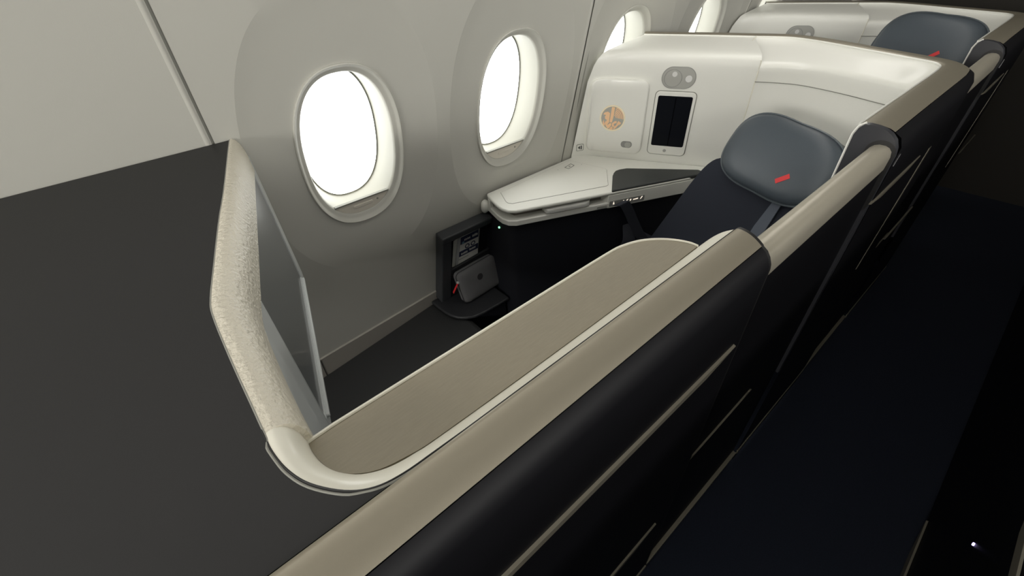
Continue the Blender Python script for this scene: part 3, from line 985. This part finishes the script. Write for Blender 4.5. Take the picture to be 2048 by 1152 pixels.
# ------------------------------------------------------------------ seat
SA = radians(22)
SU = Vector((cos(SA), -sin(SA), 0))          # towards the back of the seat
SW = Vector((sin(SA), cos(SA), 0))           # towards the window
REC = radians(62)
UPV = SU * cos(REC) + Vector((0, 0, sin(REC)))
FN = -SU * sin(REC) + Vector((0, 0, cos(REC)))   # out of the backrest
HC = Vector((1.43, 0.463, 1.058))


def build_seat(label, hlabel):
    st = thing('reclining_chair', label, 'seat', (1.2, 0.55, 0), 'navy suite seats')
    fb = (HC - FN * 0.055, SW, UPV, FN)
    obj('backrest', *pillow(fb, [(a + 0.035 + (0.055 * (0.36 - b) / 0.72 if a > 0 else 0.0), b - 0.42) for a, b in superell(0.225, 0.36, 40, 7)], 0.0, 0.09), 'navy', st, smooth=60)
    bo = HC - FN * 0.055 - UPV * 0.58
    cu = SU * -1
    fcush = (Vector((bo.x, bo.y, 0.44)) + cu * 0.25, SW, cu, Vector((0, 0, 1)))
    obj('seat_cushion', *pillow(fcush, superell(0.25, 0.25, 40, 6), 0.05, 0.14), 'navy', st, smooth=60)
    k = fcush[0]
    obj('seat_base', *fprism(superell(0.2, 0.24, 24, 6), -0.43, -0.13, fcush), 'navypanel', st)
    ring = []
    for a, b in superell(0.200, 0.112, 64, 2.8):
        # the window end is a little taller and rounder than the aisle end
        ring.append((a, b * (1.0 + 0.10 * (a / 0.18)) if a > 0 else b * (1.0 - 0.02 * (a / 0.18))))
    fh = (HC - FN * 0.03, SW, UPV, FN)
    hd = obj('headrest', *pillow(fh, ring, 0.034, 0.062), 'hleather', st, smooth=70)
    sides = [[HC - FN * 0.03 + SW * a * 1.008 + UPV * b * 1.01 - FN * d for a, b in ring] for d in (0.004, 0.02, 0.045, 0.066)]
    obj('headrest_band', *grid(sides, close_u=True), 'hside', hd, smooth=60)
    obj('headrest_piping', *tube([HC - FN * 0.027 + SW * a * 1.008 + UPV * b * 1.010 for a, b in ring], 0.0036, 6, closed=True), 'piping', hd, smooth=60)
    tg = Vector((1, 0, 0))
    c = HC + SW * -0.080 + UPV * -0.042 + FN * 0.0005
    a, b = (SW * -0.7 + UPV * 0.72).normalized(), (SW * 0.72 + UPV * 0.7).normalized()
    obj('red_tag', *fprism(rrect(-0.021, 0.021, -0.0075, 0.0075, 0.001, 2), -0.006, 0.0025, (c, a, b, FN)), 'red', hd)
    return st


seat2 = build_seat('navy seat with grey leather headrest and red tag in the near suite', '')

# straps of the near seat
V, F = ribbon(smooth_path([(1.318, 0.925, 0.765), (1.326, 0.906, 0.768), (1.345, 0.900, 0.745), (1.385, 0.890, 0.672), (1.42, 0.872, 0.60), (1.45, 0.855, 0.555), (1.475, 0.84, 0.53)], 5), Vector((0.85, -0.45, 0.35)), 0.042, 0.0015)
sb = tag(obj('seat_belt', V, F, 'belt'), 'dark navy seat belt strap hanging from the console edge', 'seat belt')
V, F = ribbon(smooth_path([(1.40, 0.93, 0.63), (1.39, 0.90, 0.56), (1.36, 0.93, 0.50), (1.33, 0.93, 0.46)], 5), Vector((0.75, -0.55, 0.2)), [0.03 + 0.006 * i for i in range(16)], 0.002)
obj('belt_fold', V, F, 'belt', sb)
V, F = ribbon(smooth_path([(1.43, 0.875, 0.59), (1.47, 0.845, 0.56), (1.50, 0.82, 0.53), (1.52, 0.80, 0.50)], 4), Vector((0.3, 0.3, 0.9)), 0.035, 0.004)
obj('belt_fold', V, F, 'belt', sb)
V, F = ribbon([HC + SW * -0.085 - UPV * 0.09 - FN * 0.045, HC + SW * -0.088 - UPV * 0.20 - FN * 0.050, HC + SW * -0.115 - UPV * 0.38 - FN * 0.052], SW, [0.028, 0.042, 0.055], 0.002)
tag(obj('shoulder_strap', V, F, 'beltgrey'), 'blue grey shoulder strap running down the backrest below the headrest', 'seat belt')


# ------------------------------------------------------------------ doors
def build_door(label):
    dr = thing('suite_door', label, 'door', (0.86, 0.168, 0), 'sliding suite doors')
    x0, x1 = XE + 0.007, ARMX - 0.012
    sec = [(0.148, 1.205), (0.1475, 1.232), (0.150, 1.243), (0.156, 1.2495), (0.164, 1.2525), (0.175, 1.2525), (0.183, 1.2495), (0.189, 1.243), (0.1915, 1.232), (0.191, 1.205)]
    rows = [[(x, y, z) for y, z in sec] for x in (x0, x1)]
    V, F = grid(rows, close_u=True)
    obj('top_rail', V, F, 'champrail', dr, smooth=60)
    obj('door_leaf', *box(x0, x1, 0.150, 0.186, 0.004, 1.206), 'black', dr)
    obj('skirting', *lens_strip(x0, x1, 0.078, 0.022, y=0.150, d=0.012, taper1=0.0), 'champagne_dark', dr)
    obj('trim_strip', *lens_strip(0.56 + 0.03, 0.90, 0.672, 0.006, y=0.150, taper0=0.1, taper1=0.1), 'champagne_dark', dr)
    return dr


M['champrail'] = mat('ivory_rail', (0.50, 0.465, 0.38), 0.36, metal=0.3, bump=0.02, bscale=900)
door_2 = build_door('ivory topped black sliding door between the near wall and the near shell')


# ------------------------------------------------------------------ row three = copies one pitch further aft
def copy_tree(o, dx, parent=None):
    c = o.copy()
    COL.objects.link(c)
    if parent is not None:
        c.parent = parent
    else:
        c.location.x += dx
    for ch in list(o.children):
        copy_tree(ch, dx, c)
    return c


for src, lab in ((shell2, 'cream seat shell of the row behind, at the top edge of the view'),
                 (cons2, 'white side console of the row behind, mostly hidden by the near shell'),
                 (seat2, 'seat with light grey headrest behind the near shell, at upper right'),
                 (door_2, 'black sliding door with ivory rail of the row behind, far upper right')):
    c = copy_tree(src, DX)
    c['label'] = lab
    if src is seat2:
        for ch in c.children:
            if ch.name.startswith('headrest'):
                ch.location += UPV * 0.17      # headrest pulled up
            if ch.name.startswith('backrest'):
                ch.location += UPV * 0.10

# ------------------------------------------------------------------ foot well: ottoman, shelf, pocket, leaflets, pouch
# ottoman with a gently sloping top
ott = []
zt = lambda x: 0.231 + (x - 0.112) * 0.1645
rows = []
for x in (-0.30, 0.112, 0.40, 0.69, 0.715, 0.722):
    d = 0.012 if x == 0.715 else (0.03 if x == 0.722 else 0.0)
    z = zt(min(x, 0.70)) - d
    rows.append([(x, wally(0.0) - 0.012, 0.0), (x, wally(z) - 0.010, z - 0.004), (x, wally(z) - 0.020, z), (x, 0.50, z), (x, 0.485, z - 0.006), (x, 0.48, z - 0.02), (x, 0.48, 0.0)])
V, F = grid(rows)
F.append(tuple(range(7)))
F.append(tuple(range(len(V) - 7, len(V)))[::-1])
ot = tag(obj('ottoman', V, F, 'ottoman', smooth=50), 'flat charcoal ottoman on the floor of the foot well under the first window', 'ottoman')

sh_z = 0.345
outl = [(0.640, wally(sh_z) - 0.012), (0.641, 1.36), (0.645, 1.30), (0.652, 1.262), (0.668, 1.228), (0.690, 1.203), (0.724, 1.182), (0.77, 1.174), (0.85, 1.172), (0.918, 1.172), (0.918, wally(sh_z) - 0.012)]
shelf = thing('low_shelf', 'rounded dark shelf low beside the console, carrying the grey pouch', 'shelf', (0.78, 1.28, 0))
obj('shelf_board', *prism(outl, sh_z - 0.015, sh_z), 'shelf', shelf, bevel=0.006, bseg=3)
obj('shelf_base', *prism([(0.735, 1.37), (0.735, 1.225), (0.915, 1.2), (0.915, 1.37)], 0.01, sh_z - 0.0145), 'navypanel', shelf)

pk = thing('literature_pocket', 'dark grey wall pocket holding printed leaflets below the side console', 'pocket', (0.8, 1.36, 0))
FWL = (wp(0, 0, 0), Vector((1, 0, 0)), WS, -WN)       # wall frame, depth inwards


def sz(z):
    return (z - WZ) / cos(LEAN)


def WQ(pts):
    return [(x, sz(z)) for x, z in pts]


obj('back_board', *fprism(WQ([(0.672, 0.352), (0.955, 0.352), (0.955, 0.722), (0.690, 0.722)]), 0.004, 0.020, FWL), 'pocketin', pk)
obj('top_border', *fprism(WQ([(0.686, 0.694), (0.940, 0.694), (0.940, 0.726), (0.688, 0.726)]), 0.004, 0.056, FWL), 'pocket', pk, bevel=0.006, bseg=3)
obj('side_border', *fprism(WQ([(0.672, 0.352), (0.728, 0.352), (0.732, 0.700), (0.687, 0.720)]), 0.004, 0.054, FWL), 'pocket', pk, bevel=0.006, bseg=3)
obj('front_flap', *fprism(WQ([(0.727, 0.352), (0.940, 0.352), (0.940, 0.545), (0.729, 0.530)]), 0.040, 0.052, FWL), 'pocketin', pk, bevel=0.003)


def leaflet(label, pts, depth, m, edge=True):
    o = obj('leaflet', *fprism(WQ(pts), depth, depth + 0.0022, FWL), m)
    tag(o, label, 'leaflet', 'leaflets in the wall pocket')
    return o


leaflet('rearmost white leaflet with pointed corner at the top of the wall pocket', [(0.752, 0.47), (0.868, 0.47), (0.872, 0.709), (0.862, 0.708), (0.790, 0.684)], 0.0205, 'paper')
leaflet('white leaflet sticking out furthest to the right in the pocket', [(0.790, 0.47), (0.888, 0.47), (0.898, 0.690), (0.800, 0.668)], 0.0240, 'paper2')
leaflet('pale leaflet showing its left edge in the wall pocket', [(0.744, 0.47), (0.85, 0.47), (0.860, 0.692), (0.757, 0.664)], 0.0275, 'paper')
leaflet('grey edged leaflet just behind the printed one', [(0.760, 0.47), (0.87, 0.47), (0.872, 0.695), (0.776, 0.668)], 0.0310, 'paper2')
lf = leaflet('front leaflet with two navy bands of white lettering', [(0.772, 0.47), (0.884, 0.47), (0.880, 0.690), (0.788, 0.676)], 0.0345, 'paper')
dz = 0.0367
obj('navy_band', *fprism(WQ([(0.786, 0.634), (0.881, 0.634), (0.880, 0.675), (0.788, 0.673)]), dz, dz + 0.0006, FWL), 'inknavy', lf)
obj('navy_band', *fprism(WQ([(0.779, 0.567), (0.882, 0.567), (0.881, 0.598), (0.781, 0.596)]), dz, dz + 0.0006, FWL), 'inknavy', lf)
rng = random.Random(3)
for (x0, x1, z0, z1) in ((0.806, 0.836, 0.648, 0.659), (0.848, 0.876, 0.648, 0.662), (0.790, 0.822, 0.574, 0.585), (0.834, 0.866, 0.578, 0.590)):
    x = x0
    vf = []
    while x < x1:
        w_ = rng.uniform(0.003, 0.005)
        h_ = rng.uniform(0.7, 1.0) * (z1 - z0)
        vf.append(fprism(WQ([(x, z0), (x + w_, z0), (x + w_, z0 + h_), (x, z0 + h_)]), dz + 0.0005, dz + 0.001, FWL))
        x += w_ + 0.0016
    obj('lettering', *merge(*vf), 'paper', lf)
obj('round_mark', *fprism(WQ(circ(0.800, 0.640, 0.007, 14)), dz + 0.0005, dz + 0.001, FWL), 'teal', lf)
for cx in (0.822, 0.853):
    ro, ri = WQ(circ(cx, 0.612, 0.0125, 18)), WQ(circ(cx, 0.612, 0.0075, 18))
    o, u, v, n = FWL
    V = [o + u * a + v * b + n * (dz + 0.0008) for a, b in ro + ri]
    obj('ring_mark', V, [(i, (i + 1) % 18, 18 + (i + 1) % 18, 18 + i) for i in range(18)], 'inknavy', lf)
obj('foot_line', *fprism(WQ([(0.778, 0.548), (0.83, 0.550), (0.83, 0.556), (0.778, 0.554)]), dz, dz + 0.0006, FWL), 'grey', lf)

# amenity pouch standing on the shelf, leaning back against the pocket
pu = Vector((1, 0.06, 0.0)).normalized()
pb = Vector((0.850, 1.275, 0.347))
pv = Vector((-0.10, 0.16, 1.0)).normalized()
pv = (pv - pu * pv.dot(pu)).normalized()
pnm = pu.cross(pv).normalized()
if pnm.y > 0:
    pnm = -pnm
fpo = (pb + pv * 0.083, pu, pv, pnm)
ring = []
for a, b in rrect(-0.114, 0.114, -0.080, 0.080, 0.022, 6):
    ring.append((a * (1 - 0.10 * (b / 0.08) * 0.5) - 0.012 * b / 0.08, b))
po = thing('amenity_pouch', 'grey felt zip pouch with dark round badge leaning on the low shelf', 'pouch', tuple(pb))
obj('pouch_body', *pillow(fpo, ring, 0.020, 0.024), 'felt', po, smooth=70)
obj('zip_seam', *tube([fpo[0] + pu * a * 1.004 + pv * b * 1.004 - pnm * 0.004 for a, b in ring], 0.0022, 5, closed=True), 'felt_dark', po)
obj('round_badge', *fprism(circ(-0.012, 0.022, 0.0155, 22), 0.017, 0.0205, fpo), 'felt_dark', po)
zp = fpo[0] + pu * -0.118 + pv * 0.040
obj('zip_pull', *ribbon([zp, zp + Vector((-0.018, -0.004, -0.016)), zp + Vector((-0.034, -0.006, -0.034))], Vector((0.3, 0.9, 0)), 0.010, 0.0015), 'red', po)
obj('zip_slider', *box(zp.x - 0.005, zp.x + 0.005, zp.y - 0.005, zp.y + 0.004, zp.z - 0.004, zp.z + 0.006), 'metal', po)

# ------------------------------------------------------------------ far side of the aisle
cw_ = thing('centre_suite_wall', 'black outer wall of the centre suites across the aisle', 'partition', (0.8, -0.6, 0))
obj('outer_panel', *box(-1.0, 4.2, -1.75, -0.405, 0.0, 1.28), 'black', cw_, bevel=0.02)
obj('trim_strip', *[[(x, -y + 0.0 if False else -0.405 - (y - 0.14) * -1, z) for x, y, z in vf] if i == 0 else vf for i, vf in enumerate(lens_strip(-0.5, 1.165, 0.585, 0.03, y=0.14, d=-0.005))], 'champagne_dark', cw_)
obj('skirting', *[[(x, -0.405 + (y - 0.14), z) for x, y, z in vf] if i == 0 else vf for i, vf in enumerate(lens_strip(-0.5, 1.41, 0.02, 0.035, y=0.14, d=-0.006))], 'champagne_dark', cw_)
obj('status_light', *fprism(circ(0, 0, 0.0045, 10), -0.002, 0.003, (Vector((1.118, -0.405, 0.383)), Vector((1, 0, 0)), Vector((0, 0, 1)), Vector((0, 1, 0)))), 'violet', cw_)
